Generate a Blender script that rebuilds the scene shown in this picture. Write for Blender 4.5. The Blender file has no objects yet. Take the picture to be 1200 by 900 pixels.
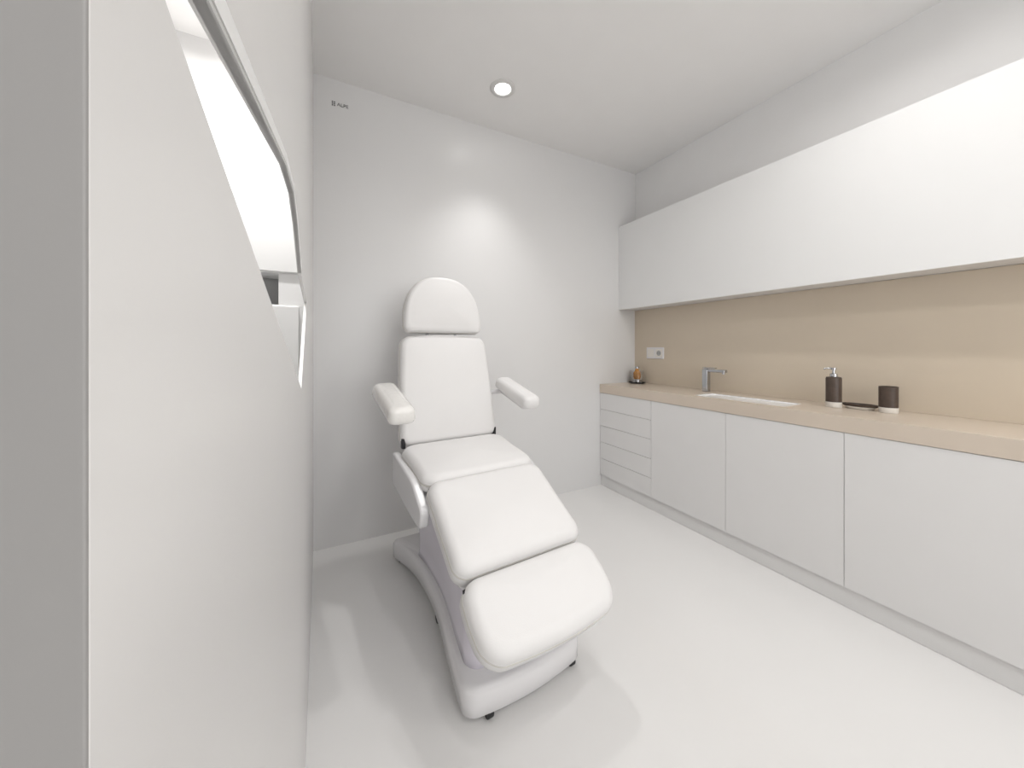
import bpy, bmesh, math
from mathutils import Vector, Matrix
from mathutils.geometry import tessellate_polygon

scene = bpy.context.scene
col = scene.collection
H0 = 1.26           # eye height above floor
CEIL = 2.965
XR, YB, YF = 2.67, 2.5, -1.9
XL = -2.4

# ------------------------------------------------------------ materials
def mat(name, rgb, rough=0.5, metal=0.0, spec=0.5, var=0.0, scale=6.0, bump=0.0, bscale=200,
        coat=0.0, trans=0.0, emit=0.0, ior=1.45):
    m = bpy.data.materials.new(name); m.use_nodes = True
    nt = m.node_tree; b = nt.nodes['Principled BSDF']
    b.inputs['Roughness'].default_value = rough
    b.inputs['Metallic'].default_value = metal
    b.inputs['Specular IOR Level'].default_value = spec
    b.inputs['Coat Weight'].default_value = coat
    b.inputs['Transmission Weight'].default_value = trans
    b.inputs['IOR'].default_value = ior
    c = (*rgb, 1)
    tc = nt.nodes.new('ShaderNodeTexCoord')
    n = nt.nodes.new('ShaderNodeTexNoise'); n.inputs['Scale'].default_value = scale
    n.inputs['Detail'].default_value = 3
    nt.links.new(tc.outputs['Object'], n.inputs['Vector'])
    r = nt.nodes.new('ShaderNodeValToRGB')
    r.color_ramp.elements[0].position = .35; r.color_ramp.elements[1].position = .65
    r.color_ramp.elements[0].color = (*[x*(1-var) for x in rgb], 1)
    r.color_ramp.elements[1].color = c
    nt.links.new(n.outputs['Fac'], r.inputs['Fac'])
    nt.links.new(r.outputs['Color'], b.inputs['Base Color'])
    if bump > 0:
        n2 = nt.nodes.new('ShaderNodeTexNoise'); n2.inputs['Scale'].default_value = bscale
        nt.links.new(tc.outputs['Object'], n2.inputs['Vector'])
        bp = nt.nodes.new('ShaderNodeBump'); bp.inputs['Strength'].default_value = bump
        bp.inputs['Distance'].default_value = 0.002
        nt.links.new(n2.outputs['Fac'], bp.inputs['Height'])
        nt.links.new(bp.outputs['Normal'], b.inputs['Normal'])
    if emit > 0:
        b.inputs['Emission Color'].default_value = (1, .98, .96, 1)
        b.inputs['Emission Strength'].default_value = emit
    return m

M_back = mat('satin_wall_panel', (.725, .72, .717), .30, var=.012, scale=2)
M_left = mat('satin_partition', (.70, .69, .68), .26, var=.012, scale=2)
M_wall = mat('matt_wall_paint', (.84, .835, .83), .8, var=.01)
M_ceil = mat('ceiling_paint', (.86, .85, .84), .9, var=.01)
M_floor = mat('poured_resin_floor', (.79, .782, .772), .16, var=.02, scale=1.5)
M_cab = mat('white_lacquer', (.785, .776, .768), .5, var=.01)
M_cab2 = mat('white_lacquer_bright', (.84, .84, .835), .55, var=.006)
M_gap = mat('shadow_gap', (.30, .29, .28), .8)
M_beige = mat('beige_composite', (.67, .58, .485), .28, var=.03, scale=5)
M_splash = mat('beige_splashback', (.65, .565, .455), .42, var=.03, scale=3)
M_leather = mat('white_leatherette', (.785, .775, .77), .46, var=.01, bump=.12, bscale=350)
M_pipe = mat('seam_piping', (.66, .64, .60), .5)
M_plast = mat('white_plastic', (.80, .79, .80), .22, var=.01)
M_cover = mat('side_cover_plastic', (.76, .755, .765), .25, var=.01)
M_lav = mat('lilac_white_plastic', (.76, .73, .80), .22, var=.01)
M_black = mat('black_rubber', (.02, .02, .022), .5)
M_chrome = mat('chrome', (.50, .51, .53), .12, metal=1)
M_brown = mat('dark_brown_ceramic', (.085, .060, .047), .4, var=.2, scale=40)
M_ivory = mat('ivory_ceramic', (.80, .77, .72), .35)
M_basin = mat('basin_white', (.90, .90, .90), .2)
M_glass = mat('clear_glass', (.95, .95, .95), .03, trans=1)
M_amber = mat('amber_liquid', (.80, .36, .05), .15, trans=.4)
M_wrap = mat('clear_film_over_pad', (.83, .815, .79), .16, coat=.6, bump=.9, bscale=28)
M_dark = mat('dark_print', (.10, .10, .10), .6)
M_lamp = mat('lamp_diffuser', (1, 1, 1), .5, emit=14)
M_ring = mat('lamp_ring', (.66, .65, .64), .4)
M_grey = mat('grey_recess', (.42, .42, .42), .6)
M_frame = mat('window_frame_paint', (.76, .76, .755), .35)
M_frame2 = mat('window_gasket_grey', (.50, .50, .49), .5)
M_endshade = mat('wall_end_shade', (.30, .293, .287), .6, var=.02)  # shade on the partition end, put into the colour

# ------------------------------------------------------------ helpers
def finish(name, bm, m, parent=None, smooth=False, mw=None, bevel=0, segs=3):
    bmesh.ops.recalc_face_normals(bm, faces=bm.faces)
    me = bpy.data.meshes.new(name); bm.to_mesh(me); bm.free()
    ms = m if isinstance(m, (list, tuple)) else [m]
    for k in ms: me.materials.append(k)
    o = bpy.data.objects.new(name, me); col.objects.link(o)
    if smooth:
        for p in me.polygons: p.use_smooth = True
    if mw is not None: o.matrix_world = mw
    if parent: o.parent = parent
    if bevel:
        b = o.modifiers.new('bevel', 'BEVEL'); b.width = bevel; b.segments = segs
        b.limit_method = 'ANGLE'; b.angle_limit = math.radians(35)
        b.harden_normals = False
    return o

def empty(name, loc=(0, 0, 0), rz=0):
    e = bpy.data.objects.new(name, None); col.objects.link(e)
    e.location = loc; e.rotation_euler = (0, 0, rz); e.empty_display_size = .1
    return e

def box(name, x0, x1, y0, y1, z0, z1, m, parent=None, bevel=0, segs=3):
    bm = bmesh.new()
    bmesh.ops.create_cube(bm, size=1)
    for v in bm.verts:
        v.co = Vector(((x0+x1)/2+v.co.x*(x1-x0), (y0+y1)/2+v.co.y*(y1-y0), (z0+z1)/2+v.co.z*(z1-z0)))
    return finish(name, bm, m, parent, bevel=bevel, segs=segs)

def lathe(name, prof, m, parent=None, loc=(0, 0, 0), n=48, sx=1, sy=1):
    bm = bmesh.new(); rings = []
    for r, z in prof:
        if r < 1e-5: rings.append([bm.verts.new((0, 0, z))])
        else: rings.append([bm.verts.new((sx*r*math.cos(2*math.pi*i/n), sy*r*math.sin(2*math.pi*i/n), z)) for i in range(n)])
    for a, b in zip(rings, rings[1:]):
        for i in range(n):
            j = (i+1) % n
            if len(a) == 1 and len(b) == 1: continue
            if len(a) == 1: bm.faces.new((a[0], b[i], b[j]))
            elif len(b) == 1: bm.faces.new((a[i], a[j], b[0]))
            else: bm.faces.new((a[i], a[j], b[j], b[i]))
    o = finish(name, bm, m, parent, smooth=True); o.location = loc
    e = o.modifiers.new('es', 'EDGE_SPLIT'); e.split_angle = math.radians(50)
    return o

def loft(name, rings, m, parent=None, cap=True, smooth=True, mw=None):
    bm = bmesh.new(); R = [[bm.verts.new(p) for p in r] for r in rings]
    n = len(R[0])
    for a, b in zip(R, R[1:]):
        for i in range(n):
            j = (i+1) % n
            bm.faces.new((a[i], a[j], b[j], b[i]))
    if cap:
        for r in (R[0], R[-1]):
            c = bm.verts.new(sum((v.co for v in r), Vector())/n)
            for i in range(n): bm.faces.new((r[i], r[(i+1) % n], c))
    return finish(name, bm, m, parent, smooth=smooth, mw=mw)

def tube(name, pts, r, m, parent=None, cyclic=False, mw=None):
    cu = bpy.data.curves.new(name, 'CURVE'); cu.dimensions = '3D'; cu.bevel_depth = r; cu.bevel_resolution = 3
    s = cu.splines.new('POLY'); s.points.add(len(pts)-1)
    for p, q in zip(s.points, pts): p.co = (*q, 1)
    s.use_cyclic_u = cyclic; cu.materials.append(m); cu.use_fill_caps = True
    o = bpy.data.objects.new(name, cu); col.objects.link(o)
    if mw is not None: o.matrix_world = mw
    if parent: o.parent = parent
    return o

def rrect(a, b, r, n=10):
    pts = []
    for cx, cy, a0 in ((a-r, b-r, 0), (-(a-r), b-r, 90), (-(a-r), -(b-r), 180), (a-r, -(b-r), 270)):
        for i in range(n+1):
            t = math.radians(a0+90*i/n); pts.append((cx+r*math.cos(t), cy+r*math.sin(t)))
    out = []
    L = len(pts)
    for i in range(L):
        p, q = pts[i], pts[(i+1) % L]; out.append(p)
        if i % (n+1) == n:
            for k in range(1, 8): out.append((p[0]+(q[0]-p[0])*k/8, p[1]+(q[1]-p[1])*k/8))
    return out

def cushion(name, P, th, er, crown, m, parent, M, seam=True):
    """padded cushion: outline P (x,y); top plane at z=0, thickness th downward"""
    a = max(abs(p[0]) for p in P); b = max(abs(p[1]) for p in P)
    def ring(d, z):
        return [Vector((p[0]*(a-d)/a, p[1]*(b-d)/b, z)) for p in P]
    rings = [ring(er*.5, -th)]
    for k in range(1, 5):
        t = math.pi/2*k/4; rr = er*.5
        rings.append(ring(rr*(1-math.sin(t)), -th+rr*(1-math.cos(t))))
    rings.append(ring(-.003, -th*.75))
    if seam:
        zs = -er-.004
        rings += [ring(0, zs-.010), ring(.004, zs-.004), ring(.004, zs), ring(0, zs+.004)]
    for k in range(0, 9):
        t = math.pi/2*k/8
        rings.append(ring(er*(1-math.cos(t)), -er+er*math.sin(t)))
    for k in range(1, 9):
        f = k/9
        rings.append([Vector((p[0]*(a-er)/a*(1-f), p[1]*(b-er)/b*(1-f), crown*(1-(1-f)**2.2))) for p in P])
    o = loft(name, rings, m, parent, mw=None)
    o.matrix_local = M
    if seam:
        zs = -er-.006
        pts = [Vector((p[0]*(a-.0005)/a, p[1]*(b-.0005)/b, zs)) for p in P]
        t = tube(name+'_piping', pts, .0028, M_pipe, parent, cyclic=True); t.matrix_local = M
    return o

def frame2(p_back, p_front, x=0.0):
    b = Vector((x, *p_back)); f = Vector((x, *p_front))
    yv = (b-f).normalized(); xv = Vector((1, 0, 0)); zv = xv.cross(yv)
    c = (b+f)/2
    M = Matrix((( xv.x, yv.x, zv.x, c.x), (xv.y, yv.y, zv.y, c.y), (xv.z, yv.z, zv.z, c.z), (0, 0, 0, 1)))
    return M, (b-f).length

# ------------------------------------------------------------ room
box('floor', XL, XR+.1, YF, YB+.1, -.1, 0, M_floor)
box('ceiling', XL, XR+.1, YF, YB+.1, CEIL, CEIL+.1, M_ceil)
box('wall_back', XL-.1, XR+.1, YB, YB+.1, 0, CEIL, M_back)
box('wall_right', XR, XR+.1, YF, YB, 0, CEIL, M_wall)
box('wall_hall', XL-.1, XL, YF, YB, 0, CEIL, M_wall)
# wall behind the camera; wide opening added to let in fill light
def holed_wall(name, xa, xb, y0, y1, hx0, hx1, hz0, hz1, m):
    bm = bmesh.new()
    def add(x0, x1, z0, z1):
        r = bmesh.ops.create_cube(bm, size=1)['verts']
        for v in r:
            v.co = Vector(((x0+x1)/2+v.co.x*(x1-x0), (y0+y1)/2+v.co.y*(y1-y0), (z0+z1)/2+v.co.z*(z1-z0)))
    add(xa, hx0, 0, CEIL); add(hx1, xb, 0, CEIL); add(hx0, hx1, 0, hz0); add(hx0, hx1, hz1, CEIL)
    return finish(name, bm, m)
WX0, WX1, WZ0, WZ1 = -.3, 2.35, .75, 2.65
holed_wall('wall_front', XL-.1, XR+.1, YF-.1, YF, WX0, WX1, WZ0, WZ1, M_wall)
wf = empty('fill_light_window', ((WX0+WX1)/2, YF-.05, (WZ0+WZ1)/2))  # added unseen window, brightens the room softly from behind
hw_, hh_ = (WX1-WX0)/2, (WZ1-WZ0)/2
for n_, a_ in (('added_sill', (-hw_, hw_, -.03, .03, -hh_, -hh_+.05)), ('added_head', (-hw_, hw_, -.03, .03, hh_-.05, hh_)),
              ('added_jamb_1', (-hw_, -hw_+.05, -.03, .03, -hh_, hh_)), ('added_jamb_2', (hw_-.05, hw_, -.03, .03, -hh_, hh_)),
              ('added_mullion', (-.025, .025, -.03, .03, -hh_, hh_))):
    box(n_, *a_, M_frame, wf)

# left partition with the slanted opening
def XW(y): return -.041-.018*y
Y0 = .102
outer = [(Y0, 0), (YB, 0), (YB, CEIL), (Y0, CEIL)]
hole = [(.120, .110), (.186, .143), (.37, .193), (.555, .243), (.70, .262), (.80, .245), (.97, .178), (1.35, .150), (.985, -.098)]
hole = [(y, z+H0) for y, z in hole]
TH = .008
tris = tessellate_polygon([[Vector((p[0], p[1], 0)) for p in outer], [Vector((p[0], p[1], 0)) for p in hole]])
bm = bmesh.new(); allp = outer+hole
F = [bm.verts.new((XW(y), y, z)) for y, z in allp]
Bk = [bm.verts.new((XW(y)-TH, y, z)) for y, z in allp]
for t in tris:
    bm.faces.new([F[i] for i in t]); bm.faces.new([Bk[i] for i in reversed(t)])
for idx in (list(range(4)), list(range(4, 4+len(hole)))):
    for i in range(len(idx)):
        a, b = idx[i], idx[(i+1) % len(idx)]
        bm.faces.new((F[a], F[b], Bk[b], Bk[a]))
finish('wall_left', bm, M_left, bevel=.0006, segs=3)
box('shaded_wall_end', -.10, XW(Y0)+.0001, .1006, .102, 0.001, CEIL-.001, M_endshade, bevel=.0004, segs=4)  # thin cover on the wall end, its dark colour stands in for shade
# stepped frame along the upper edge of the opening
wn = empty('window_1', (0, 0, 0))
up = [hole[i] for i in range(0, 7)]
def strip(name, o0, o1, dx1, m):
    bm = bmesh.new(); rows = []
    for (y, z) in up:
        rows.append([bm.verts.new((XW(y)+dx, y, zz)) for dx, zz in ((-.006, z+o0), (dx1, z+o0), (dx1, z+o1), (-.006, z+o1))])
    for a, b in zip(rows, rows[1:]):
        for i in range(4):
            j = (i+1) % 4; bm.faces.new((a[i], a[j], b[j], b[i]))
    bm.faces.new(rows[0]); bm.faces.new(rows[-1][::-1])
    finish(name, bm, m, wn)
strip('gasket_inner', 0, .0035, .0004, M_frame2)
strip('frame_profile', .0035, .016, .0010, M_frame)
strip('gasket_outer', .016, .0175, .0004, M_frame2)

# storage in the adjoining space seen through the opening
sc = empty('storage_cabinet', (-.95, 2.33, 0))
def cbox(n, x0, x1, y0, y1, z0, z1, m, bev=.002):
    o = box(n, x0+.95, x1+.95, y0-2.33, y1-2.33, z0, z1, m, sc, bevel=bev); return o
cbox('upper_carcass', -1.7, -.098, 2.2, 2.498, H0+.395, H0+.79, M_cab2)
cbox('lower_carcass', -1.7, -.098, 2.2, 2.498, .002, H0+.228, M_cab2)
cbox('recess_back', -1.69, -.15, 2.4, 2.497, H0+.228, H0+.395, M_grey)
cbox('recess_side', -.235, -.098, 2.2, 2.4, H0+.228, H0+.395, M_cab2)
for k in range(4):
    x = -1.7+.39*k
    cbox('door_leaf_%d' % k, x+.003, x+.387, 2.185, 2.2, .08, H0+.22, M_cab2)
    cbox('flap_%d' % k, x+.003, x+.387, 2.185, 2.2, H0+.40, H0+.785, M_cab2)

# ------------------------------------------------------------ base units
XF = 2.215
bc = empty('base_cabinet', (2.4, .5, 0))
def bb(n, x0, x1, y0, y1, z0, z1, m, bev=0):
    return box(n, x0-2.4, x1-2.4, y0-.5, y1-.5, z0, z1, m, bc, bevel=bev)
ZT = .851; ZB = .101
bb('carcass_drawers', XF+.02, XR-.002, 1.60, YB-.002, ZB, ZT, M_gap)
bb('carcass_sink', XF+.02, XR-.002, 1.04, 1.60, ZB, .70, M_gap)
bb('carcass_doors', XF+.02, XR-.002, -1.25, 1.04, ZB, ZT, M_gap)
bb('plinth', XF+.018, XR-.002, -1.25, YB-.002, .001, ZB, M_cab)
g = .0013
ys = [1.920, 1.344, .769, .194, -.381, -.956]
for i in range(5):
    z1 = ZT-.15*i; z0 = z1-.15
    bb('drawer_%d' % i, XF, XF+.02, 1.920+g, YB-.003, z0+g, z1-g, M_cab, .001)
for i in range(5):
    bb('door_%d' % i, XF, XF+.02, ys[i+1]+g, ys[i]-g, ZB+g, ZT-g, M_cab, .001)

# worktop with basin cut-out
ct = empty('countertop', (2.4, .5, 0))
SX0, SX1, SY0, SY1 = 2.272, 2.485, 1.05, 1.60
C0, C1 = .852, .930
bm = bmesh.new()
oo = [(XF-.004, -1.25), (XR-.001, -1.25), (XR-.001, YB-.001), (XF-.004, YB-.001)]
hh = [((SX0+SX1)/2+p[0], (SY0+SY1)/2+p[1]) for p in rrect((SX1-SX0)/2, (SY1-SY0)/2, .02, 4)]
ap = [(p[0]-2.4, p[1]-.5) for p in oo+hh]
tr = tessellate_polygon([[Vector((*p, 0)) for p in ap[:4]], [Vector((*p, 0)) for p in ap[4:]]])
T = [bm.verts.new((*p, C1)) for p in ap]; Bo = [bm.verts.new((*p, C0)) for p in ap]
for t in tr:
    bm.faces.new([T[i] for i in t]); bm.faces.new([Bo[i] for i in reversed(t)])
for idx in (list(range(4)), list(range(4, len(ap)))):
    for i in range(len(idx)):
        a, b = idx[i], idx[(i+1) % len(idx)]; bm.faces.new((T[a], T[b], Bo[b], Bo[a]))
finish('slab', bm, M_beige, ct, bevel=.0012)

cx, cy = (SX0+SX1)/2, (SY0+SY1)/2
sk = empty('sink_basin', (cx, cy, C1))
def sr(a, b, r, z): return [Vector((p[0], p[1], z)) for p in rrect(a, b, r, 6)]
A, B = (SX1-SX0)/2-.001, (SY1-SY0)/2-.001
loft('bowl', [sr(A, B, .02, -.006), sr(A, B, .02, .0008), sr(A-.012, B-.012, .02, .0008), sr(A-.018, B-.018, .025, -.07),
              sr(A-.03, B-.03, .03, -.088), sr(.02, .03, .012, -.092)], M_basin, sk, smooth=False)
lathe('drain', [(0, .004), (.018, .004), (.022, 0), (.022, -.004)], M_chrome, sk, (0, 0, -.090))

# splashback
box('splashback', XR-.012, XR-.0005, -1.25, YB-.0005, .9305, H0+.364, M_splash)

# wall cabinet
wc = empty('wall_cabinet', (2.55, .5, 2.0))
def wb(n, x0, x1, y0, y1, z0, z1, m, bev=0):
    return box(n, x0-2.55, x1-2.55, y0-.5, y1-.5, z0-2, z1-2, m, wc, bevel=bev)
wb('carcass', 2.468, XR-.013, -1.25, YB-.001, H0+.366, H0+1.150, M_cab)
wb('front_panel', 2.446, 2.466, -1.25, YB-.001, H0+.362, H0+1.153, M_cab2, .0012)

# ------------------------------------------------------------ treatment chair
ch = empty('treatment_chair', (.65, 1.6, 0), math.radians(3.44))
def face_frame(bottom, top, x=0):
    b = Vector((x, *bottom)); t = Vector((x, *top))
    yv = (t-b).normalized(); xv = Vector((1, 0, 0)); zv = xv.cross(yv); c = (b+t)/2
    return Matrix(((xv.x, yv.x, zv.x, c.x), (xv.y, yv.y, zv.y, c.y), (xv.z, yv.z, zv.z, c.z), (0, 0, 0, 1))), (t-b).length
M, L = face_frame((.335, .735), (.455, 1.345))
P = rrect(.29, L/2, .05)
P = [(x*(1-.10*((y/(L/2)+1)/2)**1.3), y) for x, y in P]
P = [(x, y-(.018*(x/.26)**2 if y > L/2*.7 else 0)) for x, y in P]
cushion('backrest', P, .10, .034, .016, M_leather, ch, M)
sh = rrect(.25, L/2-.03, .05)
o = loft('backrest_shell', [[Vector((x, y, z)) for x, y in sh] for z in (-.102, -.13)]+[[Vector((x*.85, y*.9, -.15)) for x, y in sh]], M_plast, ch); o.matrix_local = M
# headrest dome
M, L = face_frame((.452, 1.358), (.505, 1.700))
hb = L/2; a = .242
base = []
for i in range(41):
    t = math.pi*i/40
    c, s = math.cos(t), math.sin(t)
    x = a*math.copysign(abs(c)**.80, c); y = -hb+.05+(L-.05)*abs(s)**.92
    base.append((x, y))
r = .035
low = [(-a, -hb+.035)]
for i in range(1, 7):
    t = math.pi+math.pi/2*i/6; low.append((-a+r+r*math.cos(t), -hb+r+r*math.sin(t)))
for i in range(1, 14): low.append((-a+r+(2*a-2*r)*i/14, -hb))
for i in range(0, 6):
    t = 1.5*math.pi+math.pi/2*i/6; low.append((a-r+r*math.cos(t), -hb+r+r*math.sin(t)))
low.append((a, -hb+.035))
cushion('headrest', base+low, .085, .030, .018, M_leather, ch, M)
tube('headrest_post_1', [(-.09, .53, 1.25), (-.09, .545, 1.45)], .008, M_chrome, ch)
tube('headrest_post_2', [(.09, .53, 1.25), (.09, .545, 1.45)], .008, M_chrome, ch)
# seat / leg / foot sections
M, L = frame2((.345, .752), (-.075, .700))
Ps = [(x*(1+.035*max(0, y/(L/2))), y) for x, y in rrect(.292, L/2, .07)]
cushion('seat_pad', Ps, .095, .042, .018, M_leather, ch, M)
M, L = frame2((-.080, .697), (-.445, .488))
cushion('leg_pad', rrect(.287, L/2, .055), .105, .042, .016, M_leather, ch, M)
FB, FF = (-.455, .480), (-.655, .338)
M, L = frame2(FB, FF)
def footshape(a, b):
    P = rrect(a, b, .07, 12)
    return [(x*(1-.04*max(0, -y/b)), y-(.022*(1-(x/a)**2) if y < 0 else 0)) for x, y in P]
cushion('foot_pad', footshape(.287, L/2), .105, .044, .012, M_leather, ch, M)
sh = footshape(.262, L/2-.015)
o = loft('foot_shell', [[Vector((x, y, z)) for x, y in sh] for z in (-.106, -.125)]+[[Vector((x*.9, y*.9, -.135)) for x, y in sh]], M_plast, ch); o.matrix_local = M
M2, L2 = frame2((-.078, .697), (-.447, .488))
sh = rrect(.255, L2/2-.01, .03)
o = loft('leg_shell', [[Vector((x, y, z)) for x, y in sh] for z in (-.106, -.13)]+[[Vector((x*.95, y*.95, -.145)) for x, y in sh]], M_plast, ch); o.matrix_local = M2
box('seat_frame', -.25, .25, -.06, .36, .56, .645, M_plast, ch, bevel=.02)
# side covers
def prism(name, poly, x0, x1, m, bev):
    bm = bmesh.new()
    a = [bm.verts.new((x0, *p)) for p in poly]; b = [bm.verts.new((x1, *p)) for p in poly]
    bm.faces.new(a); bm.faces.new(b[::-1])
    for i in range(len(poly)):
        j = (i+1) % len(poly); bm.faces.new((a[i], a[j], b[j], b[i]))
    return finish(name, bm, m, ch, bevel=bev, segs=5)
def roundpoly(P, r, n=6):
    out = []
    for i in range(len(P)):
        p0, p, p1 = Vector(P[i-1]), Vector(P[i]), Vector(P[(i+1) % len(P)])
        a = (p0-p).normalized(); b = (p1-p).normalized()
        s = p+a*r; e = p+b*r
        for k in range(n+1):
            t = k/n; q = s.lerp(p, t).lerp(p.lerp(e, t), t); out.append((q.x, q.y))
    return out
sp = roundpoly([(.40, .705), (.02, .665), (-.13, .585), (-.11, .500), (.02, .500), (.40, .530)], .03)
prism('side_cover_1', sp, -.325, -.285, M_cover, .010)
prism('side_cover_2', sp, .285, .325, M_cover, .010)
box('hinge_1', -.285, -.265, .35, .38, .72, .775, M_black, ch, bevel=.004)
box('hinge_2', .265, .285, .35, .38, .72, .775, M_black, ch, bevel=.004)
box('hinge_3', -.274, .274, -.465, -.442, .405, .436, M_black, ch, bevel=.004)
box('hinge_4', -.274, .274, -.09, -.066, .615, .652, M_black, ch, bevel=.004)
# arm rests
def arm(side, m, nm):
    bk = Vector((side*.365, .415, 1.08)); fr = Vector((side*.352, .035, .99))
    yv = (bk-fr).normalized(); xv = yv.cross(Vector((0, 0, 1))).normalized(); zv = xv.cross(yv); c = (bk+fr)/2
    M = Matrix(((xv.x, yv.x, zv.x, c.x), (xv.y, yv.y, zv.y, c.y), (xv.z, yv.z, zv.z, c.z), (0, 0, 0, 1)))
    L = (bk-fr).length
    w_ = .060 if side < 0 else .052
    cushion(nm, rrect(w_, L/2, .030), .080 if side < 0 else .068, .028, .006, m, ch, M, seam=False)
    o = loft(nm+'_carrier', [[Vector((x, y, z)) for x, y in rrect(.032, L/2-.05, .02)] for z in (-.072, -.088)], M_plast, ch); o.matrix_local = M
    tube(nm+'_bracket', [(side*.36, .30, .98), (side*.36, .40, .985), (side*.30, .45, .98), (side*.22, .47, .98)], .014, M_plast, ch)
arm(-1, M_wrap, 'armrest_1'); arm(1, M_leather, 'armrest_2')
# base: waisted sled with square ends
TAB = [(-.60, .262), (-.45, .252), (-.28, .232), (-.11, .206), (.05, .192), (.26, .192), (.40, .206), (.50, .226), (.60, .258), (.75, .30)]
def hwf(y):
    for i in range(len(TAB)-1):
        if TAB[i][0] <= y <= TAB[i+1][0]:
            p1, p2 = TAB[i], TAB[i+1]; p0 = TAB[max(0, i-1)]; p3 = TAB[min(len(TAB)-1, i+2)]
            t = (y-p1[0])/(p2[0]-p1[0])
            m1 = (p2[1]-p0[1])/(p2[0]-p0[0])*(p2[0]-p1[0]); m2 = (p3[1]-p1[1])/(p3[0]-p1[0])*(p2[0]-p1[0])
            return (2*t**3-3*t**2+1)*p1[1]+(t**3-2*t**2+t)*m1+(-2*t**3+3*t**2)*p2[1]+(t**3-t**2)*m2
    return TAB[-1][1]
XO = -.030
def sled(y0, y1, z, inset, blend=0, cw=.19, r=.045, arch=0, bow=.030):
    side = []
    ya, yb_ = y0+inset, y1-inset
    N = 56
    for i in range(N+1):
        u = i/N
        s = .5-.5*math.cos(math.pi*u)
        y = ya+(yb_-ya)*s
        w = (hwf(y)-inset)*(1-blend)+cw*blend
        d = min(y-ya, yb_-y)
        if d < r: w -= r-math.sqrt(max(0, r*r-(r-d)**2))
        side.append((w, y))
    pts = [(w, y) for w, y in side]
    for k in range(1, 10):
        f = 1-2*k/10; pts.append((side[-1][0]*f, yb_))
    pts += [(-w, y) for w, y in reversed(side)]
    for k in range(1, 10):
        f = -1+2*k/10; pts.append((side[0][0]*f, ya))
    out = []
    for x, y in pts:
        q = 0
        if y < ya+.12: q = bow*max(0, 1-(x/.26)**2)*(1-(y-ya)/.12)
        zz = z+arch*max(0, 1-((y-.05)/.45)**2)
        out.append(Vector((x+XO, y-q, zz)))
    return out
o = loft('base_sled', [sled(-.487, .61, .020, .010, arch=.03), sled(-.487, .61, .030, 0, arch=.03), sled(-.487, .61, .104, 0, arch=.02),
      sled(-.487, .61, .118, .005, arch=.02), sled(-.487, .61, .125, .018, arch=.02)], M_plast, ch)
body = [sled(-.450, .42, .105, .030, r=.05), sled(-.442, .40, .17, .032, .1, r=.05), sled(-.428, .37, .25, .030, .4, r=.05),
        sled(-.390, .35, .33, .028, .7, r=.05), sled(-.31, .34, .40, .03, .9, r=.05), sled(-.20, .33, .47, .03, 1, r=.05), sled(-.08, .33, .565, .03, 1, r=.05)]
loft('lift_column', body, M_lav, ch)
k = 0
for x, y in ((-.165, -.485), (.205, -.475), (-.21, .56), (.21, .56), (-.172, .0), (.172, .0)):
    k += 1; x += XO
    bm = bmesh.new(); bmesh.ops.create_cone(bm, cap_ends=True, segments=24, radius1=.021, radius2=.021, depth=.024,
        matrix=Matrix.Translation((x, y, .021)) @ Matrix.Rotation(math.pi/2, 4, 'Y'))
    finish('caster_wheel_%d' % k, bm, M_black, ch, bevel=.003)
    box('caster_fork_%d' % k, x-.014, x+.014, y-.006, y+.012, .022, .05, M_black, ch)

# ------------------------------------------------------------ counter objects
Z = C1+.0005
fa = empty('faucet', (2.545, 1.69, Z))
box('body', -.021, .021, -.021, .021, 0, .165, M_chrome, fa, bevel=.004)
box('spout', -.019, .019, -.15, .020, .150, .172, M_chrome, fa, bevel=.004)
box('lever', -.017, .017, -.075, .020, .176, .184, M_chrome, fa, bevel=.003)
box('lever_neck', -.010, .010, -.010, .010, .170, .178, M_chrome, fa)
lathe('aerator', [(0, 0), (.010, 0), (.010, .012), (0, .012)], M_chrome, fa, (0, -.132, .140), n=24)
sd = empty('soap_dispenser', (2.508, .915, Z))
lathe('foot', [(0, 0), (.033, 0), (.035, .002), (.035, .030), (0, .030)], M_ivory, sd)
lathe('bottle', [(0, .0302), (.0345, .0302), (.0345, .160), (.032, .168), (.018, .171), (0, .171)], M_brown, sd)
lathe('collar', [(0, .171), (.017, .171), (.017, .186), (.007, .189), (.006, .208), (.012, .209), (.012, .220), (.0, .221)], M_chrome, sd)
tube('nozzle', [(0, 0, .216), (-.018, .03, .216), (-.022, .036, .210)], .0045, M_chrome, sd)
di = empty('soap_dish', (2.555, .820, Z))
lathe('foot', [(0, 0), (.030, 0), (.033, .002), (.037, .014), (0, .014)], M_ivory, di, sx=1, sy=1.7)
lathe('tray', [(0, .0145), (.040, .0145), (.045, .026), (.042, .026), (.037, .019), (0, .018)], M_brown, di, sx=1, sy=1.7)
tu = empty('toothbrush_tumbler', (2.535, .705, Z))
lathe('foot', [(0, 0), (.034, 0), (.036, .002), (.036, .028), (0, .028)], M_ivory, tu)
lathe('cup', [(0, .0282), (.0358, .0282), (.0362, .133), (.033, .134), (.032, .04), (0, .04)], M_brown, tu)
gd = empty('fragrance_diffuser', (2.57, 2.39, Z)); gd.scale = (1.3, 1.3, 1.25)
lathe('dish', [(0, 0), (.045, 0), (.058, .008), (.056, .010), (.043, .004), (0, .004)], M_black, gd)
lathe('glass_jar', [(0, .0045), (.036, .0045), (.040, .01), (.044, .095), (.041, .095), (.037, .013), (0, .011)], M_glass, gd)
lathe('silver_base', [(0, .012), (.030, .012), (.032, .03), (0, .03)], M_chrome, gd)
lathe('amber_flask', [(0, .034), (.020, .034), (.026, .05), (.026, .08), (.012, .098), (.012, .110), (0, .110)], M_amber, gd)
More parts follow.
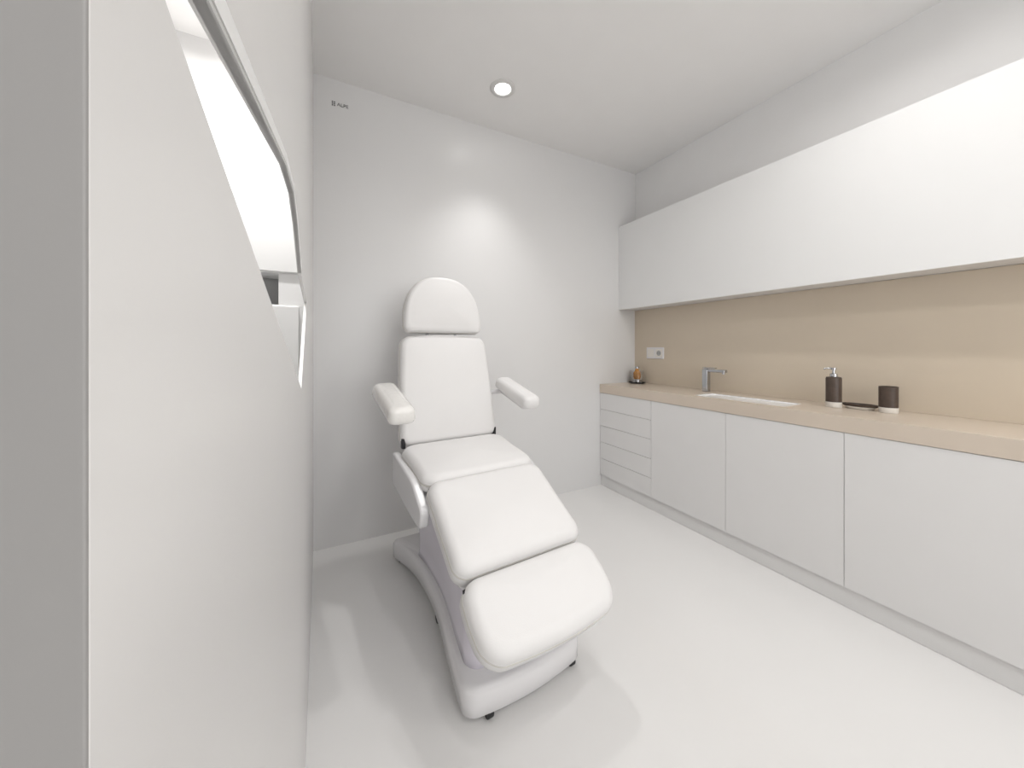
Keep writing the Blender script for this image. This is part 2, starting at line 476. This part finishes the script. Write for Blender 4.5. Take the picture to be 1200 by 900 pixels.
lathe('stopper', [(0, .110), (.014, .110), (.014, .125), (0, .127)], M_chrome, gd)
po = empty('power_outlet', (XR-.012, 2.254, H0-.045))
box('plate', -.009, -.0003, -.095, .095, -.052, .052, M_plast, po, bevel=.003)
for i, yy in enumerate((-.046, .046)):
    box('module_%d' % i, -.0115, -.009, yy-.036, yy+.036, -.036, .036, M_ivory, po, bevel=.002)
for i, yy in enumerate((-.046,)):
    bm = bmesh.new(); bmesh.ops.create_cone(bm, cap_ends=True, segments=28, radius1=.024, radius2=.024, depth=.002,
        matrix=Matrix.Translation((-.0122, yy, 0)) @ Matrix.Rotation(math.pi/2, 4, 'Y'))
    finish('socket_%d' % i, bm, M_grey, po)
    for s in (-1, 1):
        box('pin_%d' % (s+1), -.0142, -.0131, yy+s*.009-.003, yy+s*.009+.003, -.003, .003, M_black, po)
ws = empty('wall_sign', (.058, YB-.0015, H0+1.552), 0); ws.scale = (.85, 1, .85)
cu = bpy.data.curves.new('lettering', 'FONT'); cu.body = 'ALPE'; cu.size = .036; cu.extrude = .0006
cu.align_y = 'CENTER'; cu.materials.append(M_dark)
t = bpy.data.objects.new('lettering', cu); col.objects.link(t); t.parent = ws
t.rotation_euler = (math.pi/2, 0, 0); t.location = (-.015, 0, 0)
for i in range(2):
    for j in range(3):
        box('mark_%d%d' % (i, j), -.05+i*.014, -.041+i*.014, -.001, .001, -.018+j*.013, -.010+j*.013, M_dark, ws)

# ------------------------------------------------------------ lights
def downlight(x, y, power, spread=150, size=.085, spot=0):
    e = empty('ceiling_downlight', (x, y, CEIL))
    lathe('trim_ring', [(.050, -.0005), (.052, -.006), (.060, -.009), (.080, -.007), (.085, -.0005)], M_ring, e)
    lathe('diffuser', [(0, -.0022), (.050, -.0022)], M_lamp, e)
    if spot:
        ld = bpy.data.lights.new('lamp', 'SPOT'); ld.energy = power; ld.spot_size = math.radians(spread)
        ld.spot_blend = 1.0; ld.shadow_soft_size = .045
    else:
        ld = bpy.data.lights.new('lamp', 'AREA'); ld.shape = 'DISK'; ld.size = size; ld.energy = power
        ld.spread = math.radians(spread)
    ld.color = (1, .985, .97)
    lo = bpy.data.objects.new('lamp', ld); col.objects.link(lo); lo.parent = e; lo.location = (0, 0, -.012 if not spot else -.05)
downlight(1.012, 2.075, 30, 88, spot=1)
for x, y, p, s in ((1.75, .55, 5, 160), (.75, .25, 4, 160), (1.75, -.9, 5, 165), (.6, -1.0, 5, 165), (-.36, 1.85, 20, 170)):  # last one added out of view to brighten the space behind the opening
    downlight(x, y, p, s)

w = bpy.data.worlds.new('world'); scene.world = w; w.use_nodes = True
w.node_tree.nodes['Background'].inputs[0].default_value = (1, .993, .985, 1)
w.node_tree.nodes['Background'].inputs[1].default_value = 2.5

# ------------------------------------------------------------ camera
cd = bpy.data.cameras.new('camera'); cam = bpy.data.objects.new('camera', cd); col.objects.link(cam)
cd.sensor_width = 36; cd.lens = 412/1200*36; cd.clip_start = .005
cd.shift_y = -42/1200
cam.location = (0, 0, H0); cam.rotation_euler = (math.pi/2, 0, -math.radians(27.5))
scene.camera = cam
scene.view_settings.view_transform = 'Standard'
scene.view_settings.look = 'None'
scene.view_settings.exposure = 0.36
